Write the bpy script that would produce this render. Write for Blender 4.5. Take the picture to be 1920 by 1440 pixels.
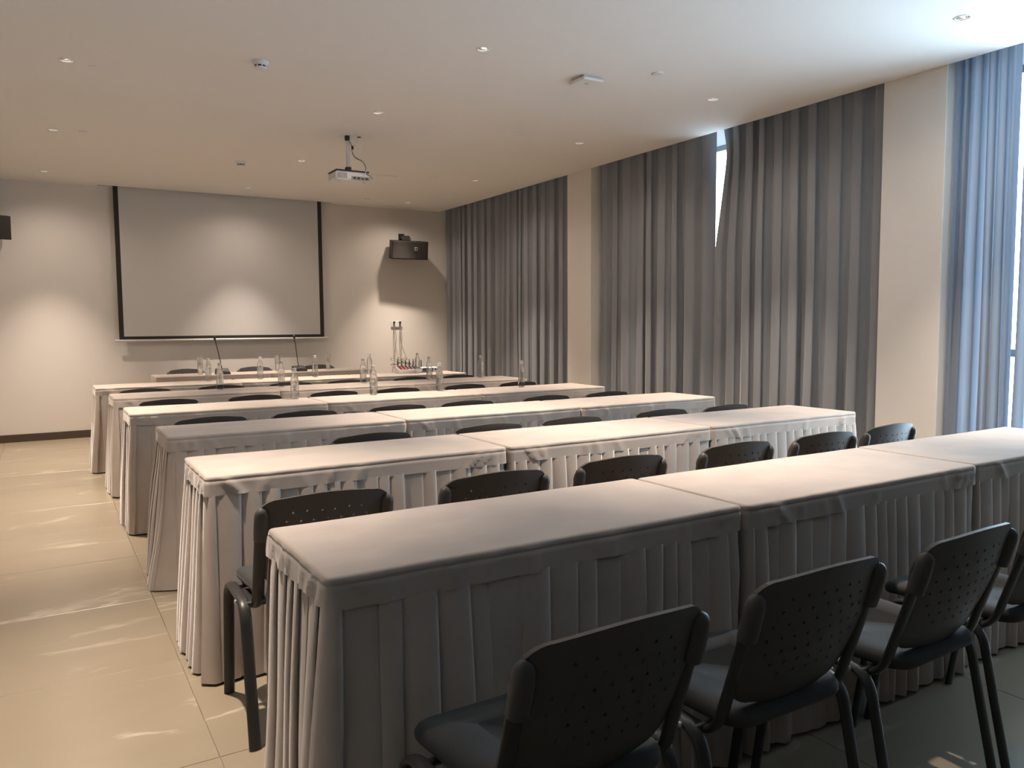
import bpy, math, random
from mathutils import Vector, Matrix, noise
from mathutils.geometry import delaunay_2d_cdt

for o in list(bpy.data.objects):
    bpy.data.objects.remove(o)
scene = bpy.context.scene
COL = scene.collection
R = math.radians

# ------------------------------------------------------------------ camera
FPX, YAW, PITCH, ROLL, EYE = 1461.9, 31.044, 4.342, -0.395, 1.28
cam_data = bpy.data.cameras.new('camera')
cam_data.sensor_fit = 'HORIZONTAL'
cam_data.sensor_width = 36.0
cam_data.lens = 36.0 * FPX / 1920.0
cam_data.clip_start = 0.05
cam = bpy.data.objects.new('camera', cam_data)
COL.objects.link(cam)
_y, _p, _r = R(YAW), R(PITCH), R(ROLL)
_F = Vector((math.sin(_y) * math.cos(_p), math.cos(_y) * math.cos(_p), -math.sin(_p)))
_Rt = Vector((math.cos(_y), -math.sin(_y), 0.0))
_U = _Rt.cross(_F)
_R2 = _Rt * math.cos(_r) + _U * math.sin(_r)
_U2 = -_Rt * math.sin(_r) + _U * math.cos(_r)
cam.matrix_world = Matrix(((_R2.x, _U2.x, -_F.x, 0), (_R2.y, _U2.y, -_F.y, 0),
                           (_R2.z, _U2.z, -_F.z, EYE), (0, 0, 0, 1)))
scene.camera = cam

# ------------------------------------------------------------------ world, daylight, exposure
SKY_STRENGTH = 9.5
world = bpy.data.worlds.new('overcast_sky')
scene.world = world
world.use_nodes = True
bg = world.node_tree.nodes['Background']
bg.inputs['Color'].default_value = (0.68, 0.84, 1.0, 1)
bg.inputs['Strength'].default_value = SKY_STRENGTH

SPOT_POWER = 225.0
SPOT_SIZE = 66.0
SPOT_BLEND = 1.0
SPILL_POWER = 17.0
WARM = (1.0, 0.83, 0.69)

scene.view_settings.view_transform = 'Standard'
scene.view_settings.look = 'None'
scene.view_settings.gamma = 1.0
scene.view_settings.use_curve_mapping = False
scene.view_settings.exposure = 0.95
scene.cycles.use_denoising = True
scene.cycles.max_bounces = 8
scene.cycles.diffuse_bounces = 3
scene.cycles.glossy_bounces = 2
scene.cycles.transmission_bounces = 6
scene.cycles.use_adaptive_sampling = True
scene.cycles.adaptive_threshold = 0.04
scene.cycles.caustics_reflective = False
scene.cycles.caustics_refractive = False
scene.cycles.transparent_max_bounces = 12
scene.cycles.sample_clamp_indirect = 6.0

# room dimensions (metres)
XL, XR = -1.0, 5.017          # left wall, pier faces of the window wall
YB, YF = -1.8, 10.339         # wall behind the camera, screen wall
H = 2.912                     # ceiling
XN = 5.40                     # outer window plane
PIERS = [(6.70, 7.13), (2.93, 3.37), (-1.8, -0.60)]
NICHES = [(7.13, YF), (3.37, 6.70), (-0.60, 2.93)]

# portal for the daylight of the nearest window (emits nothing itself)
def portal(y0, y1):
    ld = bpy.data.lights.new('window_portal', 'AREA')
    ld.shape = 'RECTANGLE'
    ld.size = y1 - y0
    ld.size_y = H - 0.1
    ld.cycles.is_portal = True
    o = bpy.data.objects.new('window_portal', ld)
    COL.objects.link(o)
    o.matrix_world = Matrix(((0, 0, 1, XN - 0.06), (1, 0, 0, (y0 + y1) / 2), (0, 1, 0, H / 2), (0, 0, 0, 1)))
    return o
portal(-0.60, 2.93)

# ------------------------------------------------------------------ helpers
def tag(o, label=None, cat=None, group=None, kind=None):
    if label: o['label'] = label
    if cat: o['category'] = cat
    if group: o['group'] = group
    if kind: o['kind'] = kind
    return o

def empty(name, loc=(0, 0, 0), rz=0.0, label=None, cat=None, group=None):
    o = bpy.data.objects.new(name, None)
    o.empty_display_size = 0.1
    COL.objects.link(o)
    o.location = loc
    o.rotation_euler = (0, 0, rz)
    return tag(o, label, cat, group)

def obj(name, me, parent=None, loc=(0, 0, 0), rot=(0, 0, 0)):
    o = bpy.data.objects.new(name, me)
    COL.objects.link(o)
    o.parent = parent
    o.location = loc
    o.rotation_euler = rot
    return o

def copy_tree(o, parent=None):
    c = o.copy()
    COL.objects.link(c)
    c.parent = parent
    for ch in list(o.children):
        copy_tree(ch, c)
    return c

class MB:
    def __init__(s):
        s.v, s.f, s.sm = [], [], []
    def add(s, vs, fs, smooth=False, M=None):
        b = len(s.v)
        if M is not None:
            vs = [M @ Vector(v) for v in vs]
        s.v.extend([tuple(v) for v in vs])
        s.f.extend([tuple(i + b for i in f) for f in fs])
        s.sm.extend([smooth] * len(fs))
        return s
    def box(s, x0, x1, y0, y1, z0, z1, M=None):
        vs = [(x, y, z) for z in (z0, z1) for y in (y0, y1) for x in (x0, x1)]
        fs = [(0, 2, 3, 1), (4, 5, 7, 6), (0, 1, 5, 4), (2, 6, 7, 3), (0, 4, 6, 2), (1, 3, 7, 5)]
        return s.add(vs, fs, False, M)
    def rbox(s, x0, x1, y0, y1, z0, z1, b=0.004, M=None):
        """box with chamfered edges"""
        vs, fs, idx = [], [], {}
        xs, ys, zs = (x0, x1), (y0, y1), (z0, z1)
        sg = (1, -1)
        for i in (0, 1):
            for j in (0, 1):
                for k in (0, 1):
                    c = (xs[i], ys[j], zs[k])
                    d = (sg[i] * b, sg[j] * b, sg[k] * b)
                    for a in range(3):
                        p = [c[0] + d[0], c[1] + d[1], c[2] + d[2]]
                        p[a] = c[a]
                        idx[(i, j, k, a)] = len(vs)
                        vs.append(tuple(p))
        g = lambda i, j, k, a: idx[(i, j, k, a)]
        for i in (0, 1):
            q = [g(i, 0, 0, 0), g(i, 1, 0, 0), g(i, 1, 1, 0), g(i, 0, 1, 0)]
            fs.append(q if i else q[::-1])
            q = [g(0, i, 0, 1), g(0, i, 1, 1), g(1, i, 1, 1), g(1, i, 0, 1)]
            fs.append(q if i else q[::-1])
            q = [g(0, 0, i, 2), g(1, 0, i, 2), g(1, 1, i, 2), g(0, 1, i, 2)]
            fs.append(q if i else q[::-1])
        for i in (0, 1):
            for j in (0, 1):
                q = [g(i, j, 0, 0), g(i, j, 0, 1), g(i, j, 1, 1), g(i, j, 1, 0)]
                fs.append(q if (i == j) else q[::-1])
                q = [g(i, 0, j, 0), g(i, 1, j, 0), g(i, 1, j, 2), g(i, 0, j, 2)]
                fs.append(q[::-1] if (i == j) else q)
                q = [g(0, i, j, 1), g(1, i, j, 1), g(1, i, j, 2), g(0, i, j, 2)]
                fs.append(q if (i == j) else q[::-1])
                for k in (0, 1):
                    q = [g(i, j, k, 0), g(i, j, k, 1), g(i, j, k, 2)]
                    fs.append(q if (i + j + k) % 2 else q[::-1])
        return s.add(vs, fs, False, M)
    def lathe(s, prof, n=24, M=None, smooth=True, cap0=False, cap1=False):
        vs, fs = [], []
        for r, z in prof:
            for k in range(n):
                a = 2 * math.pi * k / n
                vs.append((r * math.cos(a), r * math.sin(a), z))
        for i in range(len(prof) - 1):
            for k in range(n):
                k2 = (k + 1) % n
                fs.append((i * n + k, i * n + k2, (i + 1) * n + k2, (i + 1) * n + k))
        s.add(vs, fs, smooth, M)
        if cap0:
            b = len(s.v); r, z = prof[0]
            s.add([(r * math.cos(2 * math.pi * k / n), r * math.sin(2 * math.pi * k / n), z) for k in range(n)],
                  [tuple(range(n))[::-1]], False, M)
        if cap1:
            r, z = prof[-1]
            s.add([(r * math.cos(2 * math.pi * k / n), r * math.sin(2 * math.pi * k / n), z) for k in range(n)],
                  [tuple(range(n))], False, M)
        return s
    def tube(s, pts, ra, rb=None, n=10, side=(1, 0, 0), M=None, caps=True, scale=None):
        """sweep an ellipse: ra along `side`, rb across it"""
        rb = ra if rb is None else rb
        pts = [Vector(p) for p in pts]
        vs, fs = [], []
        S0 = Vector(side)
        for i, p in enumerate(pts):
            t = (pts[min(i + 1, len(pts) - 1)] - pts[max(i - 1, 0)]).normalized()
            u = (S0 - t * S0.dot(t))
            if u.length < 1e-4:
                u = Vector((0, 1, 0)) - t * t.y
            u.normalize()
            w = t.cross(u)
            for k in range(n):
                a = 2 * math.pi * k / n
                sc = scale[i] if scale else 1.0
                vs.append(p + u * ra * sc * math.cos(a) + w * rb * sc * math.sin(a))
        for i in range(len(pts) - 1):
            for k in range(n):
                k2 = (k + 1) % n
                fs.append((i * n + k, i * n + k2, (i + 1) * n + k2, (i + 1) * n + k))
        s.add(vs, fs, True, M)
        if caps:
            m = (len(pts) - 1) * n
            s.add(vs[:n], [tuple(range(n))[::-1]], False, M)
            s.add(vs[m:m + n], [tuple(range(n))], False, M)
        return s
    def mesh(s, name, mat):
        me = bpy.data.meshes.new(name)
        me.from_pydata(s.v, [], s.f)
        me.polygons.foreach_set('use_smooth', s.sm)
        me.materials.append(mat)
        me.update()
        return me
    def build(s, name, mat, parent=None, loc=(0, 0, 0), rot=(0, 0, 0)):
        return obj(name, s.mesh(name, mat), parent, loc, rot)

def fillet(pts, r, n=5):
    """round the inner corners of a polyline"""
    pts = [Vector(p) for p in pts]
    out = [pts[0]]
    for i in range(1, len(pts) - 1):
        a, b, c = pts[i - 1], pts[i], pts[i + 1]
        d0, d1 = (a - b), (c - b)
        rr = min(r, d0.length * .49, d1.length * .49)
        p0, p1 = b + d0.normalized() * rr, b + d1.normalized() * rr
        for k in range(n + 1):
            t = k / n
            out.append(p0 * (1 - t) ** 2 + b * 2 * t * (1 - t) + p1 * t * t)
    out.append(pts[-1])
    return out

def smooth_path(pts, n=6):
    P = [Vector(p) for p in pts]
    P = [P[0] * 2 - P[1]] + P + [P[-1] * 2 - P[-2]]
    out = []
    for i in range(1, len(P) - 2):
        p0, p1, p2, p3 = P[i - 1:i + 3]
        for k in range(n):
            t = k / n
            out.append(.5 * ((2 * p1) + (p2 - p0) * t + (2 * p0 - 5 * p1 + 4 * p2 - p3) * t * t + (3 * p1 - p0 - 3 * p2 + p3) * t ** 3))
    out.append(P[-2])
    return out

def inside(p, poly):
    x, y = p
    c = False
    j = len(poly) - 1
    for i in range(len(poly)):
        xi, yi = poly[i]; xj, yj = poly[j]
        if (yi > y) != (yj > y) and x < (xj - xi) * (y - yi) / (yj - yi) + xi:
            c = not c
        j = i
    return c

def plate(outline, holes, extra=()):
    """2-D triangulation of an outline with holes"""
    vs, es = [], []
    for loop in [outline] + list(holes):
        b = len(vs)
        n = len(loop)
        vs += [Vector(p) for p in loop]
        es += [(b + i, b + (i + 1) % n) for i in range(n)]
    vs += [Vector(p) for p in extra if inside(p, outline) and not any(inside(p, h) for h in holes)]
    rv, re, rf, *_ = delaunay_2d_cdt(vs, es, [], 0, 1e-6)
    tris = []
    for f in rf:
        c = sum((rv[i] for i in f), Vector((0, 0))) / len(f)
        if inside(c, outline) and not any(inside(c, h) for h in holes):
            tris.append(tuple(f))
    return [tuple(v) for v in rv], tris

def thick(mb, v2, tris, front, back, smooth=False):
    """two mapped copies of a triangulated plate joined by side walls"""
    n = len(v2)
    vs = [front(*p) for p in v2] + [back(*p) for p in v2]
    cnt = {}
    for t in tris:
        for a, b in ((t[0], t[1]), (t[1], t[2]), (t[2], t[0])):
            cnt[(a, b)] = 1
    mb.add(vs, list(tris) + [tuple(i + n for i in t[::-1]) for t in tris], smooth)
    rim = []
    for (x, y) in cnt:
        if (y, x) not in cnt:
            rim += [vs[y], vs[x], vs[x + n], vs[y + n]]
    mb.add(rim, [(i, i + 1, i + 2, i + 3) for i in range(0, len(rim), 4)], False)
    return mb

# ------------------------------------------------------------------ materials
def material(name, color, rough=0.6, metal=0.0, sheen=0.0, spec=0.5, emit=None, emit_s=0.0, trans=0.0, ior=1.45, bump=None, var=None):
    m = bpy.data.materials.new(name)
    m.use_nodes = True
    nt = m.node_tree
    b = nt.nodes['Principled BSDF']
    b.inputs['Base Color'].default_value = (*color, 1)
    b.inputs['Roughness'].default_value = rough
    b.inputs['Metallic'].default_value = metal
    b.inputs['Specular IOR Level'].default_value = spec
    b.inputs['IOR'].default_value = ior
    b.inputs['Transmission Weight'].default_value = trans
    if sheen:
        b.inputs['Sheen Weight'].default_value = sheen
        b.inputs['Sheen Roughness'].default_value = 0.35
    if emit:
        b.inputs['Emission Color'].default_value = (*emit, 1)
        b.inputs['Emission Strength'].default_value = emit_s
    if var or bump:
        tc = nt.nodes.new('ShaderNodeTexCoord')
        mp = nt.nodes.new('ShaderNodeMapping')
        nt.links.new(tc.outputs['Object'], mp.inputs['Vector'])
    if var:
        scale, amt, stretch = var
        mp.inputs['Scale'].default_value = stretch
        nz = nt.nodes.new('ShaderNodeTexNoise')
        nz.inputs['Scale'].default_value = scale
        nz.inputs['Detail'].default_value = 5
        nt.links.new(mp.outputs['Vector'], nz.inputs['Vector'])
        rp = nt.nodes.new('ShaderNodeMapRange')
        rp.inputs['From Min'].default_value = 0.3
        rp.inputs['From Max'].default_value = 0.7
        rp.inputs['To Min'].default_value = 1 - amt
        rp.inputs['To Max'].default_value = 1 + amt
        nt.links.new(nz.outputs['Fac'], rp.inputs['Value'])
        mx = nt.nodes.new('ShaderNodeVectorMath')
        mx.operation = 'SCALE'
        mx.inputs[0].default_value = color
        nt.links.new(rp.outputs['Result'], mx.inputs['Scale'])
        nt.links.new(mx.outputs['Vector'], b.inputs['Base Color'])
    if bump:
        scale, st, dist = bump
        nz = nt.nodes.new('ShaderNodeTexNoise')
        nz.inputs['Scale'].default_value = scale
        nz.inputs['Detail'].default_value = 3
        nt.links.new(tc.outputs['Object'], nz.inputs['Vector'])
        bp = nt.nodes.new('ShaderNodeBump')
        bp.inputs['Strength'].default_value = st
        bp.inputs['Distance'].default_value = dist
        nt.links.new(nz.outputs['Fac'], bp.inputs['Height'])
        nt.links.new(bp.outputs['Normal'], b.inputs['Normal'])
    return m

def glass_sheet(name, tint=(0.9, 0.95, 0.97)):
    m = bpy.data.materials.new(name)
    m.use_nodes = True
    nt = m.node_tree
    nt.nodes.remove(nt.nodes['Principled BSDF'])
    out = nt.nodes['Material Output']
    tr = nt.nodes.new('ShaderNodeBsdfTransparent'); tr.inputs['Color'].default_value = (*tint, 1)
    gl = nt.nodes.new('ShaderNodeBsdfGlossy'); gl.inputs['Roughness'].default_value = 0.02
    mx = nt.nodes.new('ShaderNodeMixShader')
    mx.inputs['Fac'].default_value = 0.05
    nt.links.new(tr.outputs['BSDF'], mx.inputs[1])
    nt.links.new(gl.outputs['BSDF'], mx.inputs[2])
    nt.links.new(mx.outputs['Shader'], out.inputs['Surface'])
    return m

def curtain_material(name, color, translucent):
    m = material(name, color, rough=0.8, sheen=0.35, spec=0.2, bump=(260, 0.15, 0.002))
    if translucent:
        nt = m.node_tree
        b = nt.nodes['Principled BSDF']
        out = nt.nodes['Material Output']
        tl = nt.nodes.new('ShaderNodeBsdfTranslucent')
        tl.inputs['Color'].default_value = (*[min(1, c * 1.5) for c in color], 1)
        mx = nt.nodes.new('ShaderNodeMixShader')
        mx.inputs['Fac'].default_value = translucent
        nt.links.new(b.outputs['BSDF'], mx.inputs[1])
        nt.links.new(tl.outputs['BSDF'], mx.inputs[2])
        nt.links.new(mx.outputs['Shader'], out.inputs['Surface'])
    return m

def marble_material():
    m = bpy.data.materials.new('beige_marble_tile')
    m.use_nodes = True
    nt = m.node_tree
    N, L = nt.nodes.new, nt.links.new
    b = nt.nodes['Principled BSDF']
    tc = N('ShaderNodeTexCoord'); oi = N('ShaderNodeObjectInfo')
    off = N('ShaderNodeVectorMath'); off.operation = 'SCALE'; off.inputs[0].default_value = (37.0, 19.0, 53.0)
    L(oi.outputs['Random'], off.inputs['Scale'])
    add = N('ShaderNodeVectorMath'); add.operation = 'ADD'
    L(tc.outputs['Object'], add.inputs[0]); L(off.outputs['Vector'], add.inputs[1])
    rot = N('ShaderNodeMapping'); rot.inputs['Rotation'].default_value = (0, 0, R(-28)); rot.inputs['Scale'].default_value = (0.55, 1.5, 1)
    L(add.outputs['Vector'], rot.inputs['Vector'])
    warp = N('ShaderNodeTexNoise'); warp.inputs['Scale'].default_value = 1.8; warp.inputs['Detail'].default_value = 6
    L(rot.outputs['Vector'], warp.inputs['Vector'])
    cloud = N('ShaderNodeTexNoise'); cloud.inputs['Scale'].default_value = 2.2; cloud.inputs['Detail'].default_value = 8; cloud.inputs['Distortion'].default_value = 0.8
    L(rot.outputs['Vector'], cloud.inputs['Vector'])
    # thin pale veins where a warped noise crosses its middle value
    sub = N('ShaderNodeMath'); sub.operation = 'SUBTRACT'; sub.inputs[1].default_value = 0.5
    L(warp.outputs['Fac'], sub.inputs[0])
    ab = N('ShaderNodeMath'); ab.operation = 'ABSOLUTE'; L(sub.outputs[0], ab.inputs[0])
    mr = N('ShaderNodeMapRange'); mr.inputs['From Min'].default_value = 0.0; mr.inputs['From Max'].default_value = 0.022
    mr.inputs['To Min'].default_value = 1.0; mr.inputs['To Max'].default_value = 0.0
    L(ab.outputs[0], mr.inputs['Value'])
    gate = N('ShaderNodeMapRange'); gate.inputs['From Min'].default_value = 0.5; gate.inputs['From Max'].default_value = 0.68
    L(cloud.outputs['Fac'], gate.inputs['Value'])
    vm = N('ShaderNodeMath'); vm.operation = 'MULTIPLY'
    L(mr.outputs['Result'], vm.inputs[0]); L(gate.outputs['Result'], vm.inputs[1])
    cr = N('ShaderNodeMix'); cr.data_type = 'RGBA'
    cr.inputs['A'].default_value = (0.285, 0.235, 0.168, 1); cr.inputs['B'].default_value = (0.355, 0.30, 0.215, 1)
    L(cloud.outputs['Fac'], cr.inputs['Factor'])
    vn = N('ShaderNodeMix'); vn.data_type = 'RGBA'; vn.inputs['B'].default_value = (0.62, 0.55, 0.44, 1)
    L(vm.outputs[0], vn.inputs['Factor']); L(cr.outputs['Result'], vn.inputs['A'])
    L(vn.outputs['Result'], b.inputs['Base Color'])
    b.inputs['Roughness'].default_value = 0.28
    return m

M = {}
M['wall'] = material('wall_paint', (0.74, 0.70, 0.655), 0.85, spec=0.2, bump=(180, 0.05, 0.001))
M['ceiling'] = material('ceiling_paint', (0.80, 0.78, 0.755), 0.9, spec=0.15)
M['grout'] = material('floor_grout', (0.58, 0.51, 0.40), 0.8)
M['tile'] = marble_material()
M['baseboard'] = material('baseboard_brown', (0.075, 0.055, 0.042), 0.4)
M['cloth'] = material('taupe_velvet', (0.46, 0.395, 0.345), 0.9, sheen=0.3, spec=0.15, var=(6.0, 0.07, (1, 1.5, 1)), bump=(420, 0.12, 0.001))
M['board'] = material('table_board', (0.35, 0.24, 0.15), 0.5)
M['steel'] = material('table_leg_steel', (0.5, 0.5, 0.5), 0.35, metal=1.0)
M['plastic'] = material('black_chair_plastic', (0.060, 0.054, 0.049), 0.5, spec=0.5, bump=(600, 0.08, 0.0005))
M['seatpad'] = material('black_seat_pad', (0.034, 0.033, 0.032), 0.75, sheen=0.1, bump=(500, 0.15, 0.0006))
M['frame'] = material('black_powder_coat', (0.028, 0.027, 0.026), 0.38, spec=0.5)
M['render'] = material('shade_slab_grey', (0.55, 0.55, 0.54), 0.8)
M['dark_back'] = material('dark_back_wall', (0.13, 0.085, 0.055), 0.5, var=(3.0, 0.25, (1, 1, .1)))
M['curtain'] = curtain_material('grey_blackout_curtain', (0.25, 0.262, 0.285), 0.0)
M['curtain_thin'] = curtain_material('blue_grey_unlined_curtain', (0.23, 0.265, 0.32), 0.14)
M['screen'] = material('screen_white', (0.60, 0.585, 0.565), 0.75, spec=0.2)
M['screen_black'] = material('screen_border_black', (0.025, 0.022, 0.02), 0.7)
M['white_plastic'] = material('white_plastic', (0.75, 0.74, 0.72), 0.4)
M['white_metal'] = material('white_metal', (0.72, 0.71, 0.69), 0.35)
M['dark_plastic'] = material('dark_plastic', (0.03, 0.028, 0.027), 0.5)
M['speaker'] = material('speaker_black', (0.028, 0.025, 0.022), 0.6, bump=(700, 0.2, 0.0006))
M['badge'] = material('silver_badge', (0.7, 0.7, 0.68), 0.3, metal=0.8)
M['bottle'] = material('water_bottle_clear', (0.96, 0.98, 0.98), 0.03, trans=1.0, ior=1.30)
def add_clear(m, fac):
    nt = m.node_tree
    b = nt.nodes['Principled BSDF']; out = nt.nodes['Material Output']
    tr = nt.nodes.new('ShaderNodeBsdfTransparent'); tr.inputs['Color'].default_value = (.97, .98, .98, 1)
    mx = nt.nodes.new('ShaderNodeMixShader'); mx.inputs['Fac'].default_value = fac
    nt.links.new(b.outputs['BSDF'], mx.inputs[1]); nt.links.new(tr.outputs['BSDF'], mx.inputs[2])
    nt.links.new(mx.outputs['Shader'], out.inputs['Surface'])
add_clear(M['bottle'], 0.45)
M['cap'] = material('bottle_cap_clear_white', (0.62, 0.62, 0.60), 0.35, trans=0.35)
M['glass'] = material('clear_glass', (1, 1, 1), 0.02, trans=1.0, ior=1.45)
add_clear(M['glass'], 0.5)
M['pane'] = glass_sheet('window_pane')
M['alu'] = material('window_frame_aluminium', (0.20, 0.20, 0.21), 0.4, metal=0.6)
M['lamp'] = material('lamp_lens', (0.9, 0.85, 0.75), 0.3, emit=(1.0, 0.85, 0.65), emit_s=5.0)
M['reflector'] = material('lamp_reflector', (0.75, 0.74, 0.72), 0.18, metal=1.0)
M['red'] = material('red_panel', (0.42, 0.10, 0.09), 0.5)
M['silver'] = material('silver_metal', (0.55, 0.54, 0.52), 0.3, metal=0.9)
M['cable_grey'] = material('grey_cable', (0.30, 0.27, 0.24), 0.55)
M['cable_dark'] = material('dark_cable', (0.05, 0.04, 0.035), 0.5)
M['lens'] = material('projector_lens', (0.02, 0.02, 0.03), 0.08)
M['rubber'] = material('wire_tie_black', (0.02, 0.02, 0.02), 0.6)

# ------------------------------------------------------------------ room shell
mb = MB(); mb.box(XL - .2, XN + .2, YB - .2, YF + .2, -0.15, -0.008)
floor = tag(mb.build('floor', M['grout']), kind='structure')
T = 0.8; GAP = 0.0025
tile_mb = MB(); tile_mb.rbox(GAP / 2 - T / 2, T / 2 - GAP / 2, GAP / 2 - T / 2, T / 2 - GAP / 2, -0.010, 0.0, 0.0012)
tile_me = tile_mb.mesh('tile', M['tile'])
JX, JY = 0.40, 3.17
def tile_strip(a, b, j):
    k0 = math.floor((a - j) / T); out = []
    k = k0
    while j + k * T < b - 1e-6:
        out.append((max(a, j + k * T), min(b, j + (k + 1) * T)))
        k += 1
    return out
cut_cache = {}
for (x0, x1) in tile_strip(XL, XN, JX):
    for (y0, y1) in tile_strip(YB, YF, JY):
        w, d = x1 - x0, y1 - y0
        if w < .02 or d < .02:
            continue
        if abs(w - T) < 1e-4 and abs(d - T) < 1e-4:
            me = tile_me
        else:
            key = (round(w, 3), round(d, 3))
            if key not in cut_cache:
                q = MB(); q.rbox(-w / 2 + GAP / 2, w / 2 - GAP / 2, -d / 2 + GAP / 2, d / 2 - GAP / 2, -0.010, 0.0, 0.0012)
                cut_cache[key] = q.mesh('tile', M['tile'])
            me = cut_cache[key]
        obj('tile', me, floor, ((x0 + x1) / 2, (y0 + y1) / 2, 0))

mb = MB(); mb.box(XL - .2, XN + .2, YF, YF + .2, 0, H + .4)
tag(mb.build('wall_front', M['wall']), kind='structure')
mb = MB(); mb.box(XL - .2, XN + .2, YB - .2, YB, 0, H + .4)
tag(mb.build('wall_back', M['dark_back']), kind='structure')  # unseen wall, finish guessed dark brown to cut bounce onto table fronts
mb = MB(); mb.box(XL - .2, XL, YB, YF, 0, H + .4)
tag(mb.build('wall_left', M['wall']), kind='structure')
# window wall: plastered piers between the curtained window recesses, low sill wall and lintel behind the curtains
mb = MB()
for (a, b) in PIERS:
    mb.rbox(XR, XN + .15, a, b, 0, H + .35, 0.004)
for (a, b) in NICHES:
    mb.box(XN - .02, XN + .15, a, b, 0, 0.10)
    mb.box(XN - .02, XN + .15, a, b, H - .02, H + .35)
wall_right = tag(mb.build('wall_right', M['wall']), kind='structure')
# boards that close the curtain pockets above the recesses
for i, (a, b) in enumerate(NICHES):
    mb = MB(); mb.box(XR - .01, XN, a, b, H + .20, H + .24)
    tag(mb.build('trim_%d' % (i + 1), M['wall']), kind='structure')

# ceiling slab with the downlight cut-outs and the screen slot
DOWN = [(2.324, 4.16), (4.324, 2.454), (2.292, 5.772), (4.277, 4.232), (4.235, 5.83), (2.277, 7.788), (4.274, 7.889),
        (0.208, 5.60), (4.251, 9.72), (0.161, 7.578), (2.159, 9.60), (0.10, 9.60), (2.30, 2.454), (0.25, 2.76)]
SLOT = (0.63, 3.38, 10.215, 10.30)
circ = lambda x, y, r, n=20: [(x + r * math.cos(2 * math.pi * k / n), y + r * math.sin(2 * math.pi * k / n)) for k in range(n)]
holes = [circ(x, y, 0.036) for x, y in DOWN]
holes.append([(SLOT[0], SLOT[2]), (SLOT[1], SLOT[2]), (SLOT[1], SLOT[3]), (SLOT[0], SLOT[3])])
v2, tr = plate([(XL, YB), (XR, YB), (XR, YF), (XL, YF)], holes)
mb = MB()
thick(mb, v2, tr, lambda x, y: (x, y, H + .20), lambda x, y: (x, y, H))
tag(mb.build('ceiling', M['ceiling']), kind='structure')
mb = MB(); mb.box(SLOT[0] - .05, SLOT[1] + .05, SLOT[2] - .03, SLOT[3] + .03, H + .20, H + .24)
tag(mb.build('trim_4', M['ceiling']), kind='structure')
mb = MB(); mb.box(XL - .2, XN + .2, YB - .2, YF + .2, H + .40, H + .5)
tag(mb.build('trim_5', M['wall']), kind='structure')

for nm, bx in (('baseboard_front', (XL, XR, YF - .012, YF, 0, .088)), ('baseboard_left', (XL, XL + .012, YB, YF - .012, 0, .088)),
               ('baseboard_back', (XL + .012, XR, YB, YB + .012, 0, .088))):
    mb = MB(); mb.rbox(*bx, 0.002)
    tag(mb.build(nm, M['baseboard']), kind='structure')
mb = MB()
for a, b in PIERS:
    mb.rbox(XR - .012, XR, a, b, 0, .088, 0.002)
tag(mb.build('baseboard_right', M['baseboard']), kind='structure')

mb = MB(); mb.rbox(XN + .15, XN + 3.6, YB - 3, 3.15, H + .02, H + .22, .01)   # added unseen slab outside the near window, blocks high sky light
tag(mb.build('trim_6', M['render']), kind='structure')
# windows behind the curtains
for i, (a, b) in enumerate(NICHES):
    b2 = b
    w = tag(empty('window_%d' % (i + 1), (XN, a, 0.10)), kind='structure')
    Wd, Ht = b2 - a, H - .12
    n = 3
    fr = MB(); t = 0.05
    fr.rbox(-.03, .03, 0, Wd, 0, t, .003); fr.rbox(-.03, .03, 0, Wd, Ht - t, Ht, .003)
    for k in range(n + 1):
        y = k * (Wd - t) / n
        fr.rbox(-.03, .03, y, y + t, t, Ht - t, .003)
    fr.rbox(-.025, .025, t, Wd - t, .95, 1.0, .003)
    fr.build('window_frame', M['alu'], w)
    for k in range(n):
        y0 = k * (Wd - t) / n + t; y1 = (k + 1) * (Wd - t) / n
        for z0, z1 in ((t, .95), (1.0, Ht - t)):
            p = MB(); p.box(-.004, .004, y0, y1, z0, z1)
            p.build('pane', M['pane'], w)

# ------------------------------------------------------------------ downlights
def make_downlight():
    root = empty('ceiling_downlight')
    ring = MB(); ring.lathe([(0.034, 0.004), (0.0335, -0.002), (0.036, -0.004), (0.044, -0.0035), (0.046, 0.0)], 28)
    ring.build('trim_ring', M['white_metal'], root)
    cup = MB(); cup.lathe([(0.034, 0.003), (0.031, 0.02), (0.026, 0.045), (0.020, 0.062), (0.0, 0.064)], 24)
    cup.build('reflector', M['reflector'], root)
    lens = MB(); lens.lathe([(0.0, 0.012), (0.009, 0.014), (0.013, 0.020), (0.014, 0.054)], 20)
    lens.build('lamp_lens', M['lamp'], root)
    return root
def lamp_light(root, power, size, aim, blend=1.0):
    ld = bpy.data.lights.new('lamp_light', 'SPOT')
    ld.energy = power
    ld.color = WARM
    ld.spot_size = R(size)
    ld.spot_blend = blend
    ld.shadow_soft_size = 0.025
    o = bpy.data.objects.new('lamp_light', ld)
    COL.objects.link(o)
    o.parent = root
    o.location = (0, 0, -0.012)
    o.rotation_euler = (R(aim[0]), R(aim[1]), 0)
    return o
DL_LABEL = [
    'recessed round downlight in the ceiling nearest the middle of the photo top',
    'recessed round downlight in the ceiling at the top right corner by the near curtain',
    'recessed round downlight in the ceiling just in front of the projector mount',
    'recessed round downlight in front of the tall grey curtains with the bright gap',
    'recessed round downlight near the white pier between the two far windows',
    'recessed round downlight just left of the projector body',
    'recessed round downlight in front of the far window curtains',
    'recessed round downlight at the upper left of the ceiling',
    'recessed round downlight close to the wall loudspeaker on the right',
    'faint recessed downlight at the left, second along the left line of lights',
    'recessed downlight in front of the projection screen',
    'recessed downlight at the left end of the screen wall',
    'recessed downlight over the nearest row of tables',
    'recessed downlight over the left end of the nearest tables']
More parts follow.
